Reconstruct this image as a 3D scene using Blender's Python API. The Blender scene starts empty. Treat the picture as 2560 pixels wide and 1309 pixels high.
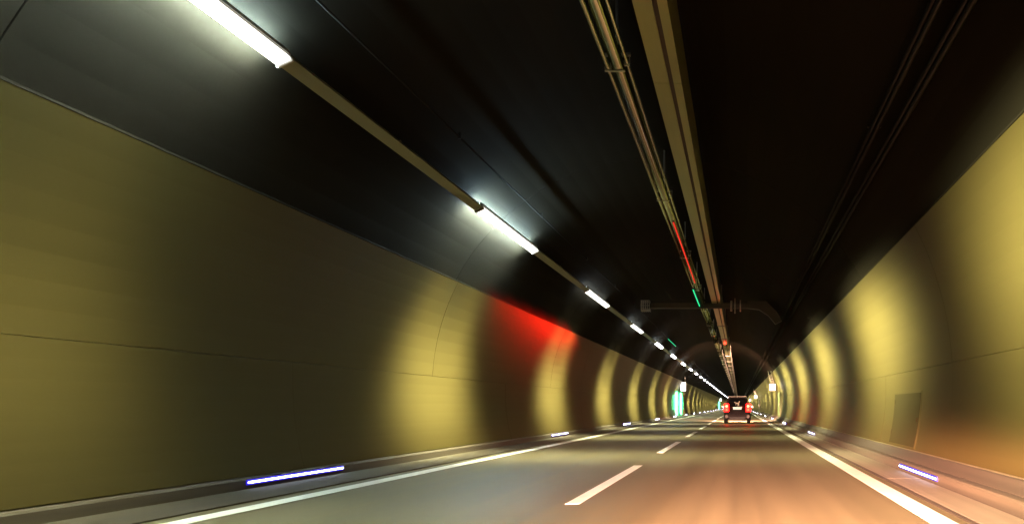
import bpy, bmesh, math, random
from mathutils import Vector, Matrix
random.seed(7)
SC = bpy.context.scene
COL = SC.collection

# ------------------------------------------------------------------ camera, world, exposure
cam_d = bpy.data.cameras.new('camera')
cam_d.sensor_width = 36.0
cam_d.lens = 25.78
cam_d.shift_x = -0.2219
cam_d.shift_y = 0.1408
cam_d.clip_start = 0.05
cam_d.clip_end = 2000
cam = bpy.data.objects.new('camera', cam_d)
cam.location = (0, 0, 1.1)
cam.rotation_euler = (math.radians(90), 0, 0)
COL.objects.link(cam)
SC.camera = cam

world = bpy.data.worlds.new('World')
SC.world = world
world.use_nodes = True
wn = world.node_tree.nodes
sky = wn.new('ShaderNodeTexSky')
sky.sky_type = 'NISHITA'
sky.sun_disc = False
sky.sun_elevation = math.radians(-8)
sky.sun_rotation = math.radians(180)
world.node_tree.links.new(sky.outputs[0], wn['Background'].inputs[0])
wn['Background'].inputs[1].default_value = 0.05       # night outside the tunnel

SC.view_settings.view_transform = 'Standard'
SC.view_settings.look = 'None'
SC.view_settings.exposure = 0.0
SC.view_settings.gamma = 1.0
SC.render.engine = 'CYCLES'
SC.cycles.use_denoising = True
SC.cycles.max_bounces = 6
SC.cycles.diffuse_bounces = 1
SC.cycles.glossy_bounces = 3
SC.cycles.sample_clamp_indirect = 4.0
SC.cycles.caustics_reflective = False
SC.cycles.caustics_refractive = False

# beam of the car the picture is taken from (its two headlights, just ahead of the camera)
def spot(name, loc, aim, energy, size_deg, blend, color, radius=0.06):
    d = bpy.data.lights.new(name, 'SPOT')
    d.energy = energy; d.spot_size = math.radians(size_deg); d.spot_blend = blend
    d.color = color; d.shadow_soft_size = radius
    o = bpy.data.objects.new(name, d)
    o.location = loc
    o.rotation_euler = (Vector(aim) - Vector(loc)).to_track_quat('-Z', 'Y').to_euler()
    COL.objects.link(o)
    return o
LAMP_T, LAMP_BASE, LAMP_LEFT, LAMP_RIGHT = 0.33, 0.0005, 9.6, 60.0
HEAD = (1.0, 0.49, 0.33)
def math_nodes(light):
    """small helper that adds math nodes to a light's node tree"""
    light.use_nodes = True
    n, l = light.node_tree.nodes, light.node_tree.links
    def f(op, *args):
        nd = n.new('ShaderNodeMath'); nd.operation = op
        for k, v in enumerate(args):
            if isinstance(v, (int, float)): nd.inputs[k].default_value = v
            else: l.new(v, nd.inputs[k])
        return nd.outputs[0]
    tc = n.new('ShaderNodeTexCoord'); sx = n.new('ShaderNodeSeparateXYZ')
    l.new(tc.outputs['Normal'], sx.inputs[0])
    return f, sx.outputs, (lambda v: l.new(v, n['Emission'].inputs['Strength']))
def low_beam(o, half_width, decay, cut):
    """dipped beam: soft cut-off above the lamp's axis, weaker towards the near road"""
    f, (dx, dy, dz), out = math_nodes(o.data)
    w = f('MAXIMUM', f('ABSOLUTE', dz), 0.01)
    u = f('DIVIDE', dx, w); v = f('DIVIDE', dy, w)
    hor = f('EXPONENT', f('MULTIPLY', f('MULTIPLY', u, u), -1 / half_width ** 2))
    up = f('MAXIMUM', v, 0.0); dn = f('MINIMUM', v, 0.0)
    a = f('EXPONENT', f('MULTIPLY', f('MULTIPLY', up, up), -1 / cut ** 2))
    b = f('EXPONENT', f('MULTIPLY', dn, 1 / decay))
    out(f('MULTIPLY', hor, f('MULTIPLY', a, b)))
for hx, ax in ((-0.55, 0.3), (0.65, 0.7)):
    low_beam(spot('headlight_beam', (hx, 1.2, 0.78), (hx + ax + 0.6, 13.2, 0.18), 105000, 120, 0.4, HEAD), 0.31, 0.12, 0.045)

# ------------------------------------------------------------------ constants of the place
CX, CZ, R = -1.75, 1.5, 4.95
Y0, Y1 = -14.0, 440.0
def arch_x(z, side, r=R):
    return CX + side * math.sqrt(max(r * r - (z - CZ) ** 2, 0))
PANEL_TOP, PANEL_MID = 3.81, 1.76
LBASE, RBASE = 0.18, 0.33
LK, RK = -6.45, 2.72              # kerb faces

# ------------------------------------------------------------------ materials
def new_mat(name):
    m = bpy.data.materials.new(name); m.use_nodes = True
    return m, m.node_tree.nodes, m.node_tree.links, m.node_tree.nodes['Principled BSDF']

def surf(name, col, rough=0.6, metal=0.0, var=0.25, scale=(1, 1, 1), nscale=2.0, bump=0.0, spec=0.5,
         col2=None, rvar=0.1, coat=0.0, bscale=None, tint=None):
    """principled with a world-space noise that mottles colour and gloss"""
    m, n, l, b = new_mat(name)
    geo = n.new('ShaderNodeNewGeometry')
    mp = n.new('ShaderNodeMapping'); mp.inputs['Scale'].default_value = scale
    l.new(geo.outputs['Position'], mp.inputs['Vector'])
    nz = n.new('ShaderNodeTexNoise'); nz.inputs['Scale'].default_value = nscale
    nz.inputs['Detail'].default_value = 6; nz.inputs['Roughness'].default_value = 0.6
    l.new(mp.outputs[0], nz.inputs['Vector'])
    mx = n.new('ShaderNodeMix'); mx.data_type = 'RGBA'
    c2 = col2 if col2 else tuple(c * (1 - var) for c in col)
    c1 = tuple(min(1, c * (1 + var * 0.6)) for c in col)
    mx.inputs[6].default_value = (*c2, 1); mx.inputs[7].default_value = (*c1, 1)
    rp = n.new('ShaderNodeMapRange'); rp.inputs[1].default_value = 0.3; rp.inputs[2].default_value = 0.7
    l.new(nz.outputs[0], rp.inputs[0])
    l.new(rp.outputs[0], mx.inputs[0])
    l.new(mx.outputs[2], b.inputs['Base Color'])
    rr = n.new('ShaderNodeMapRange')
    rr.inputs[3].default_value = max(0.03, rough - rvar); rr.inputs[4].default_value = min(1, rough + rvar)
    l.new(nz.outputs[0], rr.inputs[0]); l.new(rr.outputs[0], b.inputs['Roughness'])
    b.inputs['Metallic'].default_value = metal
    b.inputs['Specular IOR Level'].default_value = spec
    b.inputs['Coat Weight'].default_value = coat
    if tint: b.inputs['Specular Tint'].default_value = (*tint, 1)
    if bump:
        n2 = n.new('ShaderNodeTexNoise'); n2.inputs['Scale'].default_value = bscale or 60
        n2.inputs['Detail'].default_value = 4
        l.new(geo.outputs['Position'], n2.inputs['Vector'])
        bp = n.new('ShaderNodeBump'); bp.inputs['Strength'].default_value = bump
        bp.inputs['Distance'].default_value = 0.01
        l.new(n2.outputs[0], bp.inputs['Height']); l.new(bp.outputs[0], b.inputs['Normal'])
    return m

def glow(name, col, strength):
    m, n, l, b = new_mat(name)
    b.inputs['Base Color'].default_value = (*(0.12 * c for c in col), 1)
    b.inputs['Emission Color'].default_value = (*col, 1)
    b.inputs['Emission Strength'].default_value = strength
    b.inputs['Roughness'].default_value = 0.4
    return m

M = {}
M['panel'] = surf('wall_panel_paint', (0.040, 0.0300, 0.0100), 0.50, var=0.10, scale=(1, 0.09, 1.3), nscale=0.9, rvar=0.05, spec=0.15, tint=(1.0, 0.86, 0.34))
M['vault'] = surf('sooty_concrete', (0.0112, 0.0092, 0.0062), 0.85, var=0.35, scale=(1, 0.3, 1), nscale=0.7, bump=0.06, bscale=25, spec=0.02)
M['backing'] = surf('joint_concrete', (0.05, 0.038, 0.01), 0.85, var=0.2)
M['asphalt'] = surf('asphalt', (0.120, 0.099, 0.052), 0.55, var=0.32, scale=(3.2, 0.05, 1), nscale=1.0, bump=0.25, bscale=140)
M['paint'] = surf('road_paint', (0.86, 0.84, 0.78), 0.5, var=0.10, scale=(4, 1, 1), nscale=3, bump=0.1, bscale=120)
M['gutter'] = surf('gutter_concrete', (0.20, 0.165, 0.12), 0.7, var=0.28, scale=(5, 0.08, 1), nscale=1.2, bump=0.2, bscale=90)
M['kerb'] = surf('kerb_concrete', (0.055, 0.040, 0.024), 0.75, var=0.4, scale=(2, 0.10, 6), nscale=1.4, bump=0.2, bscale=80)
M['plinth'] = surf('plinth_concrete', (0.032, 0.022, 0.013), 0.7, var=0.45, scale=(2, 0.08, 8), nscale=1.4, bump=0.2, bscale=80)
M['ledge'] = surf('walkway_concrete', (0.20, 0.165, 0.09), 0.7, var=0.2, scale=(3, 0.1, 1), nscale=1.5)
M['tray'] = surf('tray_steel', (0.17, 0.185, 0.125), 0.45, 0.2, var=0.2, scale=(1, 0.2, 1))
M['pipe'] = surf('pipe_steel', (0.27, 0.30, 0.23), 0.13, 1.0, var=0.3, scale=(1, 0.12, 1), nscale=1.0, rvar=0.05)
M['duct'] = surf('duct_paint', (0.30, 0.31, 0.14), 0.34, 0.35, var=0.25, scale=(1, 0.12, 1), nscale=1.2)
M['slot'] = surf('slot_dark_strip', (0.03, 0.02, 0.015), 0.8, var=0.3)
M['cable'] = surf('black_cable', (0.009, 0.008, 0.007), 0.4, 0.0, var=0.3, spec=0.15)
M['galv'] = surf('galvanised_steel', (0.55, 0.53, 0.48), 0.35, 0.9, var=0.25, nscale=6)
M['beam'] = surf('beam_paint', (0.035, 0.028, 0.018), 0.6, 0.0, var=0.25, nscale=3)
M['lamp_body'] = surf('lamp_housing', (0.45, 0.45, 0.42), 0.4, 0.5, var=0.15, nscale=4)
M['lens'] = glow('lamp_lens', (1.0, 0.97, 0.90), 2.6)
M['uplight'] = glow('halo_uplight', (0.52, 0.82, 1.0), 240)  # glow for added strips that put a halo on the vault
M['uplight_dim'] = glow('halo_uplight_dim', (0.80, 0.93, 1.0), 22)
M['sidelight'] = glow('halo_sidelight', (0.74, 0.96, 0.92), 2100)
M['sidelight_dim'] = glow('halo_sidelight_dim', (0.92, 1.0, 0.86), 45)
M['led'] = glow('led_lens', (0.80, 0.82, 1.0), 9.0)
M['led_blue'] = glow('led_blue_halo', (0.04, 0.02, 1.0), 0.7)
M['led_far'] = glow('led_lens_far', (0.80, 0.80, 1.0), 45.0)
M['blue_far'] = glow('led_blue_halo_far', (0.05, 0.02, 1.0), 2.5)
M['lens_far'] = glow('lamp_lens_far', (0.93, 0.90, 1.0), 20.0)  # far lenses glow stronger to imitate bloom
M['red_led'] = glow('red_signal_lens', (1.0, 0.02, 0.012), 0.8)
M['red_hot'] = glow('red_signal_bulb', (1.0, 0.05, 0.02), 6)
M['green_led'] = glow('green_signal_lens', (0.0, 0.75, 0.30), 1.2)
M['green_tube'] = glow('exit_light_tube', (0.12, 1.0, 0.58), 9.0)
M['green_panel'] = surf('green_enamel', (0.01, 0.42, 0.16), 0.4, var=0.1, nscale=3)
M['dark_green'] = surf('dark_green_paint', (0.05, 0.075, 0.022), 0.4, var=0.2, nscale=3)
M['sign_white'] = glow('lit_sign_face', (0.97, 0.97, 1.0), 3.0)
M['cabinet'] = surf('cabinet_paint', (0.027, 0.020, 0.006), 0.7, var=0.12, nscale=2, spec=0.08)
M['car'] = surf('dark_car_paint', (0.016, 0.008, 0.009), 0.45, 0.0, var=0.15, nscale=4, rvar=0.05, spec=0.12)
M['bumper'] = surf('car_bumper_paint', (0.026, 0.014, 0.016), 0.5, 0.0, var=0.2, nscale=5, rvar=0.05, spec=0.15)
M['car_trim'] = surf('black_trim', (0.012, 0.011, 0.011), 0.5, var=0.2, nscale=9)
M['glass'] = surf('dark_car_glass', (0.006, 0.005, 0.006), 0.25, var=0.1, nscale=2, rvar=0.02, spec=0.15)
M['tyre'] = surf('tyre_rubber', (0.012, 0.012, 0.012), 0.8, var=0.2, nscale=9)
M['rim'] = surf('alloy_rim', (0.5, 0.5, 0.5), 0.3, 0.9, var=0.1)
M['tail'] = glow('tail_lens_red', (1.0, 0.0012, 0.001), 34.0)
M['brake'] = glow('brake_bulb', (1.0, 0.30, 0.09), 9.0)
M['amber'] = glow('amber_lens', (1.0, 0.25, 0.03), 2.5)
M['plate'] = glow('plate_glow', (1.0, 0.86, 0.62), 1.0)  # plate glows by itself, its lighting put into the material
M['sticker'] = surf('white_vinyl', (0.8, 0.76, 0.68), 0.5, var=0.1, nscale=20)
M['reflector'] = surf('pale_reflector', (0.12, 0.09, 0.085), 0.4, 0.0, var=0.1, nscale=9)

# ------------------------------------------------------------------ mesh helpers
class MB:
    def __init__(self): self.bm = bmesh.new()
    def box(self, x0, x1, y0, y1, z0, z1, bevel=0.0):
        v = [self.bm.verts.new(p) for p in ((x0,y0,z0),(x1,y0,z0),(x1,y1,z0),(x0,y1,z0),(x0,y0,z1),(x1,y0,z1),(x1,y1,z1),(x0,y1,z1))]
        f = [self.bm.faces.new([v[i] for i in q]) for q in ((3,2,1,0),(4,5,6,7),(0,1,5,4),(1,2,6,5),(2,3,7,6),(3,0,4,7))]
        if bevel:
            e = list({ed for fa in f for ed in fa.edges})
            bmesh.ops.bevel(self.bm, geom=e, offset=bevel, segments=2, affect='EDGES')
        return self
    def prism(self, pts, y0, y1, caps=True, closed=True):
        """extrude a closed x-z outline along y"""
        a = [self.bm.verts.new((x, y0, z)) for x, z in pts]
        b = [self.bm.verts.new((x, y1, z)) for x, z in pts]
        n = len(pts)
        for i in range(n if closed else n - 1):
            j = (i + 1) % n
            self.bm.faces.new((a[i], a[j], b[j], b[i]))
        if caps and closed:
            self.bm.faces.new(a[::-1]); self.bm.faces.new(b)
        return self
    def rod(self, p, q, r, n=8, r2=None):
        p, q = Vector(p), Vector(q); d = (q - p).normalized()
        u = d.orthogonal().normalized(); w = d.cross(u)
        r2 = r if r2 is None else r2
        A = [self.bm.verts.new(p + (u * math.cos(t) + w * math.sin(t)) * r) for t in (2*math.pi*i/n for i in range(n))]
        B = [self.bm.verts.new(q + (u * math.cos(t) + w * math.sin(t)) * r2) for t in (2*math.pi*i/n for i in range(n))]
        for i in range(n):
            j = (i + 1) % n
            f = self.bm.faces.new((A[i], A[j], B[j], B[i])); f.smooth = True
        self.bm.faces.new(A[::-1]); self.bm.faces.new(B)
        return self
    def path(self, pts, r, n=8):
        for a, b in zip(pts, pts[1:]): self.rod(a, b, r, n)
        return self
    def xform(self, mat):
        bmesh.ops.transform(self.bm, matrix=mat, verts=self.bm.verts); return self
    def mesh(self, name, mat, smooth=False):
        bmesh.ops.recalc_face_normals(self.bm, faces=self.bm.faces)
        me = bpy.data.meshes.new(name); self.bm.to_mesh(me); self.bm.free()
        me.materials.append(mat)
        if smooth:
            for p in me.polygons: p.use_smooth = True
        return me
    def build(self, name, mat, parent=None, loc=None, smooth=False):
        return link(name, self.mesh(name, mat, smooth), parent, loc)

def link(name, me, parent=None, loc=None):
    o = bpy.data.objects.new(name, me)
    if parent is not None: o.parent = parent
    if loc is not None: o.location = loc
    COL.objects.link(o)
    return o

def thing(name, label, cat, loc=(0, 0, 0), group=None):
    o = bpy.data.objects.new(name, None)
    o.empty_display_size = 0.2
    o.location = loc
    o['label'] = label; o['category'] = cat
    if group: o['group'] = group
    COL.objects.link(o)
    return o

def children_of(o):
    return [c for c in ALL_CH.get(o.name, [])]

def copy_tree(root, loc, label):
    """copy a thing with its parts and sub-parts"""
    c = root.copy(); c.location = loc; c['label'] = label
    COL.objects.link(c)
    for ch in root.children:
        d = ch.copy(); d.parent = c; COL.objects.link(d)
        for g in ch.children:
            e = g.copy(); e.parent = d; COL.objects.link(e)
    return c

def structure(o): o['kind'] = 'structure'; return o
ORD = ['first', 'second', 'third', 'fourth', 'fifth', 'sixth', 'seventh', 'eighth', 'ninth', 'tenth', 'eleventh', 'twelfth']

# ------------------------------------------------------------------ ground and road
ground = structure(MB().box(-60, 60, -60, 520, -1.2, -0.35).build('ground', M['backing']))
road = structure(MB().box(-6.9, 3.3, Y0, Y1, -0.3, 0.0).build('road', M['asphalt']))
for x0, x1, nm in ((-5.41, -5.17, 'edge_line'), (1.80, 2.05, 'edge_line')):
    MB().box(x0, x1, Y0, Y1, 0.0005, 0.005).build(nm, M['paint'], road)
dash_me = MB().box(-0.08, 0.08, 0, 5.4, 0.0005, 0.005).mesh('lane_dash', M['paint'])
for k in range(47):
    link('lane_dash', dash_me, road, (-1.88, 8.25 + 9.1 * (k - 2), 0))
# gutters: concrete slabs between the edge lines and the kerbs, with a slot drain on the right
gs_r = MB().box(2.225, RK - 0.004, 0.001, 4.999, 0.001, 0.022, 0.004).mesh('gutter_slab', M['gutter'])
gs_l = MB().box(LK + 0.004, -5.62, 0.001, 4.999, 0.001, 0.018, 0.004).mesh('gutter_slab', M['kerb'])
sd = MB()
sd.box(2.17, 2.185, 0.01, 4.99, 0.0005, 0.02); sd.box(2.205, 2.22, 0.01, 4.99, 0.0005, 0.02)
sd_me = sd.mesh('slot_drain', M['plinth'])
y = Y0
while y < 200:
    link('gutter_slab', gs_r, road, (0, y, 0)); link('gutter_slab', gs_l, road, (0, y, 0))
    link('slot_drain', sd_me, road, (0, y, 0))
    y += 5

def kerb(label, outline_kerb, outline_plinth, ledge, ledge_z):
    k = thing('kerb', label, 'kerb', (0, 0, 0))
    me = MB().prism(outline_kerb, 0.001, 3.999).mesh('kerb_stone', M['kerb'])
    me2 = MB().prism(outline_kerb, 0.005, 59.99).mesh('kerb_stone', M['kerb'])
    y = Y0
    while y < 150: link('kerb_stone', me, k, (0, y, 0)); y += 4
    while y < Y1: link('kerb_stone', me2, k, (0, y, 0)); y += 60
    if outline_plinth:
        pm = MB().prism(outline_plinth, 0.001, 5.999).mesh('duct_cover', M['plinth'])
        pm2 = MB().prism(outline_plinth, 0.004, 59.99).mesh('duct_cover', M['plinth'])
        y = Y0
        while y < 150: link('duct_cover', pm, k, (0, y, 0)); y += 6
        while y < Y1: link('duct_cover', pm2, k, (0, y, 0)); y += 60
    MB().box(ledge[0], ledge[1], Y0, Y1, 0.0, ledge_z).build('walkway_slab', M['ledge'], k)
    return k
def kerb_outline(x, s, h, w):
    return [(x, 0.0), (x, h - 0.03), (x + s * 0.02, h - 0.005), (x + s * 0.05, h), (x + s * w, h), (x + s * w, 0.0)]
kerb('low dark concrete kerb with blue guide lights along the foot of the left wall',
     kerb_outline(LK, -1, 0.165, 0.12), None, (-6.75, LK - 0.125, ), 0.16)
kerb('stepped concrete kerb with dark cover slabs along the foot of the right wall',
     kerb_outline(RK, 1, 0.18, 0.14), [(RK + 0.145, 0.0), (RK + 0.145, 0.19), (RK + 0.255, 0.32), (RK + 0.27, 0.322), (RK + 0.30, 0.322), (RK + 0.30, 0.0)],
     (RK + 0.303, 3.25), 0.325)

# ------------------------------------------------------------------ tunnel lining
def arc_pts(z0, z1, side, r, n):
    t0 = math.asin((z0 - CZ) / r); t1 = math.asin((z1 - CZ) / r)
    return [(CX + side * r * math.cos(t0 + (t1 - t0) * i / n), CZ + r * math.sin(t0 + (t1 - t0) * i / n)) for i in range(n + 1)]

def slab(z0, z1, side, length, n):
    inner = arc_pts(z0, z1, side, R, n); outer = arc_pts(z0, z1, side, R + 0.05, n)
    b = MB().prism(inner + outer[::-1], 0.0015, length - 0.0015)
    return b
def wall(side, label, base):
    w = thing('tunnel_wall', label, 'wall')
    rows = ((base, PANEL_MID - 0.003), (PANEL_MID + 0.003, PANEL_TOP))
    for z0, z1 in rows:
        m5 = slab(z0, z1, side, 5.0, 8).mesh('wall_panel', M['panel'])
        m20 = slab(z0, z1, side, 20.0, 8).mesh('wall_panel', M['panel'])
        y = Y0
        while y < 206: link('wall_panel', m5, w, (random.uniform(-.002, .002), y, 0)); y += 5
        while y < Y1: link('wall_panel', m20, w, (0, y, 0)); y += 20
    MB().prism(arc_pts(base - 0.2, PANEL_TOP - 0.01, side, R + 0.056, 8) + arc_pts(base - 0.2, PANEL_TOP - 0.01, side, R + 0.3, 8)[::-1], Y0, Y1).build('backing_wall', M['backing'], w)
    # thin metal capping along the top edge
    t = math.asin((PANEL_TOP - CZ) / R)
    px, pz = CX + side * R * math.cos(t), PANEL_TOP
    MB().prism([(px - side * 0.006, pz + 0.002), (px - side * 0.006, pz + 0.03), (px + side * 0.10, pz + 0.03), (px + side * 0.10, pz + 0.002)], Y0, Y1).build('top_rail', M['vault'], w)
    return w
wall(-1, 'long olive yellow panelled wall on the left, with red light on its top edge', LBASE)
wall(1, 'olive yellow panelled wall on the right with a hydrant door', RBASE)

vault = thing('ceiling_vault', 'black sooty concrete vault above both panelled walls', 'ceiling')
ta = math.asin((PANEL_TOP - 0.005 - CZ) / (R + 0.07))
N = 28
def vault_ring(length):
    inn = [(CX + (R + 0.07) * math.cos(ta + (math.pi - 2 * ta) * i / N), CZ + (R + 0.07) * math.sin(ta + (math.pi - 2 * ta) * i / N)) for i in range(N + 1)]
    out = [(CX + (R + 0.4) * math.cos(ta + (math.pi - 2 * ta) * i / N), CZ + (R + 0.4) * math.sin(ta + (math.pi - 2 * ta) * i / N)) for i in range(N + 1)]
    return MB().prism(inn + out[::-1], 0.008, length - 0.008).mesh('vault_segment', M['vault'])
vm = vault_ring(10.0); vm2 = vault_ring(40.0)
y = Y0
while y < 200: link('vault_segment', vm, vault, (0, y, 0)); y += 10
while y < Y1: link('vault_segment', vm2, vault, (0, y, 0)); y += 40
inn = [(CX + (R + 0.41) * math.cos(math.pi * i / 24), CZ + (R + 0.41) * math.sin(math.pi * i / 24)) for i in range(25)]
out = [(CX + (R + 0.9) * math.cos(math.pi * i / 24), CZ + (R + 0.9) * math.sin(math.pi * i / 24)) for i in range(25)]
MB().prism(inn + out[::-1], Y0, Y1).build('outer_shell', M['backing'], vault)

# ------------------------------------------------------------------ lamps on the left of the vault
LX, LZ = -5.05, 4.915
ROLL = math.radians(24)            # fixtures are turned a little towards the road
def lamp_frame(): return Matrix.Rotation(-ROLL, 4, 'Y')
lamp = thing('tunnel_lamp', '', 'lamp', (LX, 6.2, LZ), 'strip lamps in a row on the left of the vault')
HL = 1.93
b = MB().box(-0.10, 0.10, -HL - 0.03, HL + 0.03, 0.035, 0.12, 0.012); b.xform(lamp_frame()); b.build('housing', M['lamp_body'], lamp)
b = MB().box(-0.086, 0.086, -HL, HL, -0.02, 0.034, 0.012); b.xform(lamp_frame()); b.build('lens', M['lens'], lamp)
for s in (-1, 1):
    b = MB().box(-0.095, 0.095, s * (HL + 0.002), s * (HL + 0.032), -0.03, 0.034, 0.004); b.xform(lamp_frame()); b.build('end_cap', M['lamp_body'], lamp)
for s in (-1, 1):
    b = MB().rod((0, s * 1.3, 0.12), (-0.13, s * 1.3, 0.24), 0.018); b.build('hanger', M['galv'], lamp)
# light of the fixture: an asymmetric road optic, narrow along the tunnel and stronger across the lanes
def optic(energy, left_gain, right_gain):
    LD = bpy.data.lights.new('tunnel_lamp_light', 'SPOT')
    LD.energy = energy; LD.spot_size = math.radians(172); LD.spot_blend = 0.25
    LD.shadow_soft_size = 0.12; LD.color = (0.97, 0.97, 0.54)
    f_, (dx, dy, dz), out_ = math_nodes(LD)
    perp = f_('SQRT', f_('ADD', f_('MULTIPLY', dx, dx), f_('MULTIPLY', dz, dz)))
    right = f_('POWER', f_('MAXIMUM', dx, 0.0), 18.0)
    tt = f_('DIVIDE', dy, f_('MAXIMUM', perp, 0.001))
    tw = f_('DIVIDE', tt, f_('MULTIPLY_ADD', right, 0.8, LAMP_T))
    ga = f_('ADD', f_('EXPONENT', f_('MULTIPLY', f_('MULTIPLY', tw, tw), -1.0)), LAMP_BASE)
    lw = f_('DIVIDE', f_('ADD', dx, 0.43), 0.14)
    left = f_('MULTIPLY', f_('EXPONENT', f_('MULTIPLY', f_('MULTIPLY', lw, lw), -1.0)), left_gain)
    low = f_('MINIMUM', f_('MAXIMUM', f_('MULTIPLY', f_('ADD', dx, 0.80), 5.0), 0.02), 1.0)
    gt = f_('ADD', f_('MULTIPLY_ADD', right, right_gain, low), left)
    fade = f_('MINIMUM', f_('MULTIPLY', f_('MAXIMUM', f_('SUBTRACT', f_('ABSOLUTE', dz), f_('MULTIPLY_ADD', dx, -0.2, 0.2)), 0.0), 11.0), 1.0)
    out_(f_('MULTIPLY', fade, f_('MULTIPLY', ga, gt)))
    return LD
LD = optic(2050, LAMP_LEFT, LAMP_RIGHT)
for yy in (-0.8, 0.8):
    lo = bpy.data.objects.new('tunnel_lamp_light', LD); COL.objects.link(lo)
    lo.parent = lamp; lo.location = (0.0, yy, -0.06)
b = MB().box(-0.06, 0.06, -HL, HL, 0.121, 0.128); b.xform(lamp_frame()); b.build('uplight_lens', M['uplight'], lamp)  # added strip, hidden on top, brightens the vault behind the lamp
b = MB().prism([(-0.13, 0.02), (-0.085, 0.105), (-0.075, 0.10), (-0.12, 0.015)], -HL, HL); b.build('side_lens', M['sidelight'], lamp)  # added strip, hidden from view, widens the pale halo on the vault
far_label = 'tiny white strip lamp in the far row merging into one line above the car'
def lamp_label(i):
    if i == 0: return 'nearest and largest white strip lamp, cut off by the upper edge of the picture'
    if i == 1: return 'second white strip lamp from the front, with a wide pale glow on the black vault'
    if i < 12: return ORD[i] + ' white strip lamp from the front in the row receding along the left tray'
    return far_label
lamp['label'] = lamp_label(0)
LD2 = optic(640, LAMP_LEFT * 0.6, LAMP_RIGHT * 3.0)
def dim_copy(name):
    me = next(c for c in lamp.children if c.name == name).data.copy()
    me.materials[0] = M['uplight_dim' if 'up' in name else 'sidelight_dim']
    if name == 'lens': me.materials[0] = M['lens_far']
    return me
DIM = {n: dim_copy(n) for n in ('uplight_lens', 'side_lens', 'lens')}
for i in range(1, 43):
    c = copy_tree(lamp, (LX, 6.2 + 10 * i, LZ), lamp_label(i))
    if i > 1:                                          # only the two nearest lamps get the full added uplight
        for ch in c.children:
            for n in DIM:
                if ch.name.startswith(n) and (n != 'lens' or i > 3): ch.data = DIM[n]
copy_tree(lamp, (LX, 6.2 - 10, LZ), 'white strip lamp on the left tray behind the viewer')
for ch in lamp.children:
    if ch.type == 'LIGHT': ch.data = LD2
tray = thing('lamp_tray', 'grey steel cable tray joining the white strip lamps on the left', 'cable tray', (LX, 0, LZ))
def tray_me(a, bb):
    m = MB()
    m.prism([(-0.085, 0.04), (-0.085, -0.005), (0.085, -0.005), (0.085, 0.04), (0.08, 0.04), (0.08, 0.0), (-0.08, 0.0), (-0.08, 0.04)], a, bb)
    m.xform(lamp_frame()); return m.mesh('tray_section', M['tray'])
tm = tray_me(HL + 0.035, 10 - HL - 0.035)
for i in range(-1, 43):
    link('tray_section', tm, tray, (0, 6.2 + 10 * i, 0.012))
    if i < 25:
        MB().rod((0, 5, 0.04), (-0.13, 5, 0.24), 0.012).build('tray_hanger', M['galv'], tray, (0, 6.2 + 10 * i, 0))

# ------------------------------------------------------------------ kerb guide lights, drawn out to the length of their light trails
def kerb_light(side, x, y, label, group, hl=1.15):
    t = thing('guide_light', label, 'guide light', (x, y, 0.105), group)
    s = -side
    MB().box(min(0, s * 0.018), max(0, s * 0.018), -hl - 0.02, hl + 0.03, -0.036, 0.036, 0.006).build('blue_halo', M['led_blue'], t)  # rim glows blue to imitate the halo around the lens
    MB().box(min(s * 0.016, s * 0.03), max(s * 0.016, s * 0.03), -hl, hl, -0.013, 0.013, 0.004).build('led_lens', M['led'], t)
    return t
FAR = {}
GL, GR = 'blue white guide lights on the left kerb', 'blue white guide lights on the right kerb'
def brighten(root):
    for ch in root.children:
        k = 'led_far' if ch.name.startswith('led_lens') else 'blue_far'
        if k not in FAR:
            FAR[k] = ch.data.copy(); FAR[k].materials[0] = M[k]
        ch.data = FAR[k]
def glabel(i, side):
    far = 'tiny blue white guide light in the far dotted row on the %s kerb' % side
    if i == 0: return 'longest blue white guide light on the %s kerb, nearest the viewer' % side
    if i < 6: return ORD[i] + ' blue white guide light from the front on the %s kerb' % side
    return far
first = kerb_light(-1, LK + 0.001, 10.75, glabel(0, 'left'), GL)
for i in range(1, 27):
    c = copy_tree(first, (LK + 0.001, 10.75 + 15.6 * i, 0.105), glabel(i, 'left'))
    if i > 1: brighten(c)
FAR.clear()
first = kerb_light(1, RK - 0.001, 11.2, glabel(0, 'right'), GR)
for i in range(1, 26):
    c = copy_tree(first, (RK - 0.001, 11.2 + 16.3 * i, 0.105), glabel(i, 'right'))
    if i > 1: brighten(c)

# ------------------------------------------------------------------ services under the crown
pipes = thing('pipe_run', 'bundle of three glossy steel pipes hung below the crown, left of the duct', 'pipes')
for x, z, r in ((-1.70, 5.475, 0.030), (-1.575, 5.53, 0.085), (-1.455, 5.545, 0.024)):
    MB().rod((x, Y0, z), (x, Y1, z), r, 16).build('pipe', M['pipe'], pipes)
pb = MB(); pb.box(-1.76, -1.41, -0.025, 0.025, 5.63, 5.66); pb.box(-1.60, -1.57, -0.02, 0.02, 5.66, 6.5)
for x, z, r in ((-1.70, 5.475, 0.033), (-1.575, 5.53, 0.088), (-1.455, 5.545, 0.027)):
    pb.box(x - r - 0.008, x - r, -0.02, 0.02, z - 0.01, 5.64); pb.box(x + r, x + r + 0.008, -0.02, 0.02, z - 0.01, 5.64)
    pb.box(x - r - 0.008, x + r + 0.008, -0.02, 0.02, z - r - 0.01, z - r)
pbm = pb.mesh('pipe_clamp', M['galv'])
for k in range(40): link('pipe_clamp', pbm, pipes, (0, 3.5 + 6 * k, 0))

duct = thing('cable_duct', 'pale olive box duct with a dark slot hung below the crown', 'cable duct')
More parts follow.
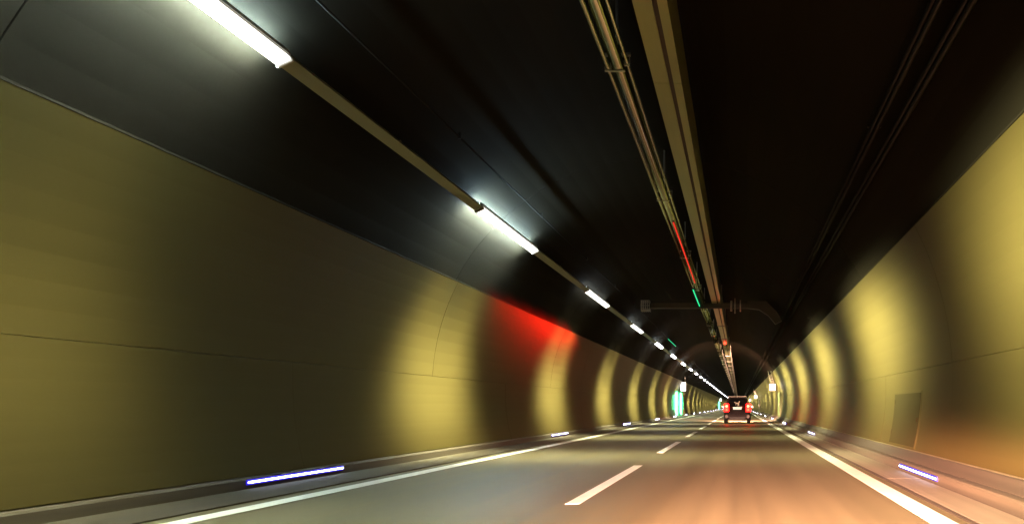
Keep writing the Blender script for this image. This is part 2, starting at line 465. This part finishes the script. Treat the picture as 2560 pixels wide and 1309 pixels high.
# box duct with a slot along its underside
prof = [(-1.165, 5.50), (-1.165, 5.56), (-1.15, 6.28), (-0.80, 6.28), (-0.785, 5.50), (-0.895, 5.50), (-0.895, 5.545), (-0.955, 5.545), (-0.955, 5.50)]
dm = MB().prism(prof, 0.006, 5.994).mesh('duct_section', M['duct'])
dm2 = MB().prism(prof, 0.006, 59.99).mesh('duct_section', M['duct'])
y = Y0
while y < 160: link('duct_section', dm, duct, (0, y, 0)); y += 6
while y < Y1: link('duct_section', dm2, duct, (0, y, 0)); y += 60
MB().box(-0.954, -0.896, Y0, Y1, 5.520, 5.544).build('slot_strip', M['slot'], duct)  # dark strip set into the slot
hb = MB(); hb.box(-1.20, -0.75, -0.03, 0.03, 5.455, 5.497); hb.box(-1.20, -1.172, -0.03, 0.03, 5.455, 6.4); hb.box(-0.778, -0.75, -0.03, 0.03, 5.455, 6.4)
hbm = hb.mesh('duct_bracket', M['sticker'])
for k in range(40): link('duct_bracket', hbm, duct, (0, 32 + 8 * k, 0))

# signals carried by the pipes and the duct
def bar_signal(name, label, x, z, y0, y1, lens, w=0.05, cat='signal light'):
    t = thing(name, label, cat, (x, (y0 + y1) / 2, z))
    h = (y1 - y0) / 2
    MB().box(-w, w, -h - 0.03, h + 0.03, 0.012, 0.05, 0.006).build('housing', M['car_trim'], t)
    MB().box(-w * 0.7, w * 0.7, -h, h, -0.014, 0.013, 0.008).build('lens', lens, t)
    return t
red = bar_signal('red_signal', 'long red light bar under the glossy pipes', -1.545, 5.405, 17.2, 25.6, M['red_led'], 0.026)
grn = bar_signal('green_signal', 'green light bar on the glossy pipes, beyond the red bar', -1.70, 5.385, 27.0, 32.0, M['green_led'], 0.03)
t = thing('red_signal', 'small round red lamp under the olive duct far ahead', 'signal light', (-0.97, 50, 5.40))
MB().rod((0, -0.05, 0), (0, 0.12, 0), 0.14, 16).build('housing', M['car_trim'], t)
MB().rod((0, -0.075, 0), (0, -0.045, 0), 0.10, 16, ).build('lens', M['red_hot'], t)
MB().rod((0, 0.04, 0.1), (0, 0.04, 0.16), 0.03).build('bracket', M['galv'], t)
# the beam of the red bar that falls on the left wall
for k in range(6):                                     # shaped to fade above its axis, keeping red off the vault
    yy = 17.6 + 1.5 * k
    low_beam(spot('red_signal_light', (-1.62, yy, 5.33), (-6.2, yy + 1.6, 3.74), (12, 24, 40, 56, 62, 52)[k] * 1000, 60, 0.5, (1.0, 0.012, 0.008), 0.05), 0.20, 0.065, 0.02)

# thin cable on the left of the vault with a green marker
wire = thing('thin_cable', 'thin dark cable on the vault to the right of the white strip lamps', 'cable')
MB().rod((-4.58, Y0, 5.50), (-4.58, Y1, 5.50), 0.014).build('cable', M['cable'], wire)
for k in range(40): MB().box(-4.60, -4.56, 0, 0.03, 5.48, 5.58).build('cable_clip', M['cable'], wire, (0, 2 + 5 * k, 0))
bar_signal('green_signal', 'small faint green marker light on the thin left cable', -4.58, 5.43, 47.2, 53.0, M['green_led'], 0.022)

# two dark cables on the right of the vault
rc = thing('cable_pair', 'pair of dark cables clipped to the right side of the vault', 'cables')
for x, z in ((1.80, 4.86), (1.83, 4.79), (1.995, 4.67), (2.025, 4.60)):
    MB().rod((x, Y0, z), (x, Y1, z), 0.032, 10).build('cable', M['cable'], rc)
for k in range(40): MB().box(1.75, 2.1, 0, 0.04, 4.90, 4.915).xform(Matrix.Translation((0,0,0))).build('cable_bracket', M['plinth'], rc, (0, 4 + 6 * k, 0))

# ------------------------------------------------------------------ overhead beam
bt = thing('overhead_beam', 'dim brown beam spanning the vault behind the duct', 'beam', (0, 31.5, 0))
MB().box(-4.15, 0.95, -0.12, 0.12, 5.30, 5.52, 0.02).build('beam', M['beam'], bt)
for dx, w, h in ((-0.38, 0.075, 0.42), (-0.20, 0.035, 0.62), (0.02, 0.055, 0.46)):
    MB().box(dx, dx + w, -0.16, 0.16, 5.41 - h / 2, 5.41 + h / 2, 0.008).build('clamp_plate', M['galv'], bt)
g = MB(); g.prism([(0.35, 5.60), (0.35, 5.30), (0.85, 5.24), (1.25, 4.98), (1.55, 4.62), (1.82, 4.75), (1.60, 5.15), (1.15, 5.60)], -0.14, 0.10)
g.build('gusset_plate', M['beam'], bt)
cg = MB()
for k in range(5):
    cg.box(-4.20 + 0.085 * k, -4.17 + 0.085 * k, -0.2, 0.2, 5.18, 5.62)
for z in (5.18, 5.39, 5.60): cg.box(-4.205, -3.82, -0.205, -0.17, z, z + 0.025)
cg.build('cage', M['galv'], bt)

# ------------------------------------------------------------------ emergency exits on the left wall
def exit_portal(y, label, lab2):
    x = arch_x(1.2, -1) + 0.02
    t = thing('emergency_exit', label, 'emergency exit', (x, y, 0.165))
    for y0, y1 in ((-6.4, -2.94), (2.94, 8.5)):
        MB().box(-0.06, 0.03, y0, y1, 0.0, 2.5, 0.012).build('green_lit_panel', M['green_panel'], t)  # green panels take in the wall lit green beside the exit
    MB().box(-0.06, 0.03, -2.66, 2.66, 2.2, 2.5, 0.012).build('lintel', M['green_panel'], t)
    MB().box(-0.30, -0.02, -2.66, 2.66, 0.0, 2.19).build('door_wall', M['green_panel'], t)
    d = MB().box(-0.015, 0.02, -0.62, 0.62, 0.0, 2.1, 0.008).build('door', M['dark_green'], t)
    MB().box(0.022, 0.06, 0.42, 0.52, 1.0, 1.08).build('handle', M['galv'], d)
    for s in (-2.8, 2.8):
        f = MB().box(-0.05, 0.34, s - 0.09, s + 0.09, 0.0, 2.5, 0.02).build('side_fin', M['green_panel'], t)
        MB().box(0.06, 0.26, s - 0.125, s - 0.092, 0.04, 2.44, 0.01).build('light_tube', M['green_tube'], f)
    sg = thing('exit_sign', lab2, 'sign', (x + 0.35, y + 0.2, 2.75))
    MB().box(-0.02, 0.56, -0.10, 0.10, 0.0, 0.95, 0.02).build('housing', M['lamp_body'], sg)
    MB().box(0.0, 0.54, -0.125, -0.098, 0.02, 0.93, 0.008).build('sign_face', M['sign_white'], sg)
    for s in (0.06, 0.48): MB().rod((s, 0, 0.95), (s - 0.05, 0, 1.75), 0.02).build('rod', M['galv'], sg)
    MB().rod((0.06, 0, 1.5), (-0.6, 0, 1.5), 0.02).build('bracket', M['galv'], sg)
    gd = bpy.data.lights.new('exit_fill', 'AREA'); gd.shape = 'RECTANGLE'; gd.size = 2.2; gd.size_y = 5.0; gd.energy = 450; gd.color = (0.04, 1.0, 0.40)  # added fill lamp without a fixture, turns the portal green
    go = bpy.data.objects.new('exit_fill', gd); COL.objects.link(go); go.parent = t
    go.location = (0.45, 0, 1.2); go.rotation_euler = (0, math.radians(90), 0)
    return t
exit_portal(79, 'green lit emergency exit with two bright tubes on the left wall', 'white lit box sign hung above the nearer green exit on the left')
exit_portal(238, 'distant green lit emergency exit just left of the dark car', 'far white lit sign above the distant green exit')

# lit call signs on the right
def call_point(y, label, lab2):
    x = 2.32
    t = thing('call_sign', label, 'sign', (x, y, 2.32))
    MB().box(-0.02, 0.46, -0.16, 0.16, -0.02, 0.50, 0.03).build('housing', M['lamp_body'], t)
    MB().box(0.0, 0.44, -0.185, -0.158, 0.0, 0.48, 0.01).build('sign_face', M['sign_white'], t)
    for k in range(5): MB().box(0.10 + 0.0 * k, 0.36, -0.02, 0.02, 0.56 + 0.13 * k, 0.61 + 0.13 * k).build('rung', M['galv'], t, (-0.045 * k, 0, 0))
    for s in (0.10, 0.33): MB().rod((s, 0, 0.49), (s - 0.22, 0, 1.45), 0.015).build('rod', M['galv'], t)
    c = thing('call_cabinet', lab2, 'cabinet', (arch_x(1.2, 1) - 0.03, y + 0.3, 0.33))
    MB().box(-0.12, 0.10, -1.3, 1.3, 0.0, 1.85, 0.02).build('case', M['dark_green'], c)
    MB().box(-0.145, -0.122, -1.1, 1.1, 0.08, 1.77, 0.008).build('door', M['dark_green'], c)
    MB().box(-0.17, -0.147, -0.9, -0.8, 0.85, 1.0).build('handle', M['galv'], c)
call_point(56, 'largest white lit box sign hung on the right wall', 'dark green call cabinet below the largest white sign on the right')
call_point(113, 'second white lit box sign on the right wall, right of the dark car', 'dark green call cabinet below the second white sign on the right')
call_point(172, 'small far white lit sign right beside the dark car', 'far dark green call cabinet beside the dark car')

# hydrant cabinet near on the right wall
x0h, z0h = arch_x(0.9, 1), 0.36
hc = thing('hydrant_cabinet', 'low square hydrant door set in the right wall above the kerb', 'cabinet', (x0h, 13.95, z0h))
def curved(z0, z1, r_in, r_out, y0, y1):
    pts = arc_pts(z0, z1, 1, r_in, 6) + arc_pts(z0, z1, 1, r_out, 6)[::-1]
    return MB().prism([(px - x0h, pz - z0h) for px, pz in pts], y0, y1)
curved(0.345, 1.38, R - 0.003, R + 0.02, -1.12, 1.12).build('frame', M['panel'], hc)
curved(0.38, 1.345, R - 0.008, R - 0.0035, -1.06, 1.06).build('door', M['cabinet'], hc)
curved(0.82, 0.90, R - 0.022, R - 0.0085, -0.95, -0.83).build('handle', M['cabinet'], hc)
for zz in (0.55, 1.15): curved(zz, zz + 0.09, R - 0.014, R - 0.0085, 0.98, 1.05).build('hinge', M['cabinet'], hc)

# ------------------------------------------------------------------ the car ahead
CXX, CYY = -0.12, 46.9
car = thing('car', 'dark small off-road car ahead with its red tail lights on', 'car', (CXX, CYY, 0))
def loft(rings):
    bm = bmesh.new(); prev = None; first = None
    for ring in rings:
        vs = [bm.verts.new(p) for p in ring]
        if prev:
            n = len(vs)
            for i in range(n):
                j = (i + 1) % n
                bm.faces.new((prev[i], prev[j], vs[j], vs[i]))
        else: first = vs
        prev = vs
    bm.faces.new(first[::-1]); bm.faces.new(prev)
    bmesh.ops.recalc_face_normals(bm, faces=bm.faces)
    return bm
def body_ring(y, hw, zb, zt, r=0.10, tumble=0.0):
    """rounded-rectangle cross-section, slightly narrower at the top"""
    pts = []
    for cx_, cz_, a0 in ((hw - r, zb + r, -90), (hw - r - tumble, zt - r, 0), (-(hw - r - tumble), zt - r, 90), (-(hw - r), zb + r, 180)):
        for k in range(5):
            a = math.radians(a0 + 90 * k / 4)
            pts.append((cx_ + r * math.cos(a), y, cz_ + r * math.sin(a)))
    return pts
lower = [(-0.02, .76, .34, .90), (0.05, .84, .30, .98), (0.35, .865, .27, 1.02), (1.2, .875, .26, 1.03), (2.6, .875, .26, 1.02), (3.2, .87, .27, 0.99), (3.9, .84, .29, 0.93), (4.25, .76, .32, .80), (4.33, .66, .36, .72)]
bm = loft([body_ring(y, hw, zb, zt, .09, .02) for y, hw, zb, zt in lower])
b = MB(); b.bm.free(); b.bm = bm; b.build('body', M['car'], car, smooth=True)
upper = [(0.04, .80, .90, 1.06, .03), (0.10, .79, .92, 1.30, .07), (0.24, .785, .92, 1.56, .13), (0.42, .78, .92, 1.645, .16), (1.2, .78, .92, 1.68, .16), (2.1, .78, .92, 1.66, .16), (2.5, .77, .92, 1.54, .14), (3.05, .74, .92, 1.06, .03)]
bm = loft([body_ring(y, hw, zb, zt, .07, tb) for y, hw, zb, zt, tb in upper])
b = MB(); b.bm.free(); b.bm = bm; b.build('cabin', M['car'], car, smooth=True)
# rear window follows the slanted tailgate
def slant(z): return 0.04 + (z - 1.06) * 0.34
bm = bmesh.new()
pts = [(-0.63, 1.08), (0.63, 1.08), (0.55, 1.50), (0.50, 1.54), (-0.50, 1.54), (-0.55, 1.50)]
A = [bm.verts.new((x, slant(z) - 0.035, z)) for x, z in pts]; B = [bm.verts.new((x, slant(z) + 0.02, z)) for x, z in pts]
for i in range(6): bm.faces.new((A[i], A[(i+1) % 6], B[(i+1) % 6], B[i]))
bm.faces.new(A[::-1]); bm.faces.new(B)
b = MB(); b.bm.free(); b.bm = bm; rw = b.build('rear_window', M['glass'], car)
st = MB()
for x0, x1, z0, z1 in ((-0.11, 0.11, 1.12, 1.30), (-0.07, 0.07, 1.30, 1.34), (-0.20, -0.12, 1.33, 1.39), (-0.12, -0.07, 1.28, 1.34), (0.07, 0.12, 1.28, 1.38), (0.10, 0.16, 1.36, 1.44)):
    y = slant((z0 + z1) / 2)
    st.box(x0, x1, y - 0.052, y - 0.042, z0, z1, 0.004)
st.build('window_sticker', M['sticker'], rw)
MB().box(-0.10, 0.02, slant(1.2) - 0.06, slant(1.2) - 0.054, 1.16, 1.26, 0.002).build('sticker_centre', M['car_trim'], rw)
MB().rod((-0.05, slant(1.1) - .05, 1.10), (0.42, slant(1.15) - .055, 1.14), 0.012).build('wiper', M['car_trim'], rw)
MB().box(-0.56, 0.56, 0.22, 0.40, 1.60, 1.64, 0.012).build('rear_spoiler', M['car'], car)
rb = MB().box(-0.80, 0.80, -0.13, 0.06, 0.34, 0.62, 0.05).build('rear_bumper', M['bumper'], car)
MB().box(-0.52, 0.52, -0.145, -0.128, 0.22, 0.44, 0.006).build('bumper_valance', M['car_trim'], rb)
for s in (-1, 1):
    MB().box(s * 0.69 - 0.095, s * 0.69 + 0.095, -0.16, -0.125, 0.36, 0.56, 0.03).build('reflector', M['reflector'], rb)
MB().box(-0.70, 0.70, -0.06, 0.03, 0.66, 0.71, 0.01).build('tailgate_step', M['bumper'], car)
for s in (-1, 1):
    t = MB().box(s * 0.705 - 0.15, s * 0.705 + 0.15, -0.055, 0.10, 0.76, 1.28, 0.03).build('tail_light', M['tail'], car)  # lens enlarged to imitate the red glow around it
    MB().rod((s * 0.69, -0.085, 1.11), (s * 0.69, -0.045, 1.11), 0.07, 14).build('brake_bulb', M['brake'], t)
    MB().rod((s * 0.69, -0.075, 0.89), (s * 0.69, -0.045, 0.89), 0.045, 12).build('indicator', M['amber'], t)
MB().box(-0.27, 0.27, -0.065, -0.045, 0.90, 1.02, 0.006).build('licence_plate', M['plate'], car)
MB().box(-0.30, 0.30, -0.08, -0.02, 1.035, 1.06, 0.008).build('plate_trim', M['galv'], car)
MB().box(-0.58, 0.58, 0.62, 0.70, 1.735, 1.755, 0.006).build('roof_bar', M['galv'], car)
MB().box(-0.58, 0.58, 1.62, 1.70, 1.735, 1.755, 0.006).build('roof_bar', M['galv'], car)
for s in (-1, 1):
    r_ = MB(); r_.rod((s * 0.575, 0.40, 1.72), (s * 0.575, 2.1, 1.72), 0.018)
    for yy in (0.40, 1.2, 2.1): r_.rod((s * 0.575, yy, 1.72), (s * 0.575, yy, 1.63), 0.016)
    r_.build('roof_rail', M['galv'], car)
    mo = MB().box(s * 0.97 - 0.10, s * 0.97 + 0.10, 2.70, 2.80, 1.00, 1.15, 0.03).build('wing_mirror', M['car'], car)
    MB().box(s * 0.97 - 0.08, s * 0.97 + 0.08, 2.693, 2.699, 1.02, 1.13, 0.002).build('mirror_glass', M['rim'], mo)
    MB().box(min(s * 0.705, s * 0.715), max(s * 0.705, s * 0.715), 0.5, 2.4, 1.10, 1.42, 0.003).xform(Matrix.Translation((s * 0.02, 0, 0))).build('side_window', M['glass'], car)
    MB().box(s * 0.64 - 0.13, s * 0.64 + 0.13, 4.22, 4.30, 0.62, 0.74, 0.02).build('headlight', M['sign_white'], car)
    for yy in (0.72, 3.42):
        w = MB().rod((s * 0.64, yy, 0.33), (s * 0.862, yy, 0.33), 0.21, 20).build('wheel', M['rim'], car)
        ty = MB().rod((s * 0.64, yy, 0.33), (s * 0.855, yy, 0.33), 0.332, 24); ty.build('tyre', M['tyre'], w)
MB().rod((-0.05, 0.45, 1.66), (-0.05, 0.36, 1.86), 0.008).build('antenna', M['car_trim'], car)
MB().rod((0.42, -0.06, 0.26), (0.42, 0.4, 0.26), 0.03).build('exhaust', M['galv'], car)
for s in (-1, 1):
    spot('car_headlight_beam', (CXX + s * 0.64, CYY + 4.42, 0.68), (CXX + s * 1.4, CYY + 40, -0.4), 40000, 80, 1.0, (1.0, 0.55, 0.36))
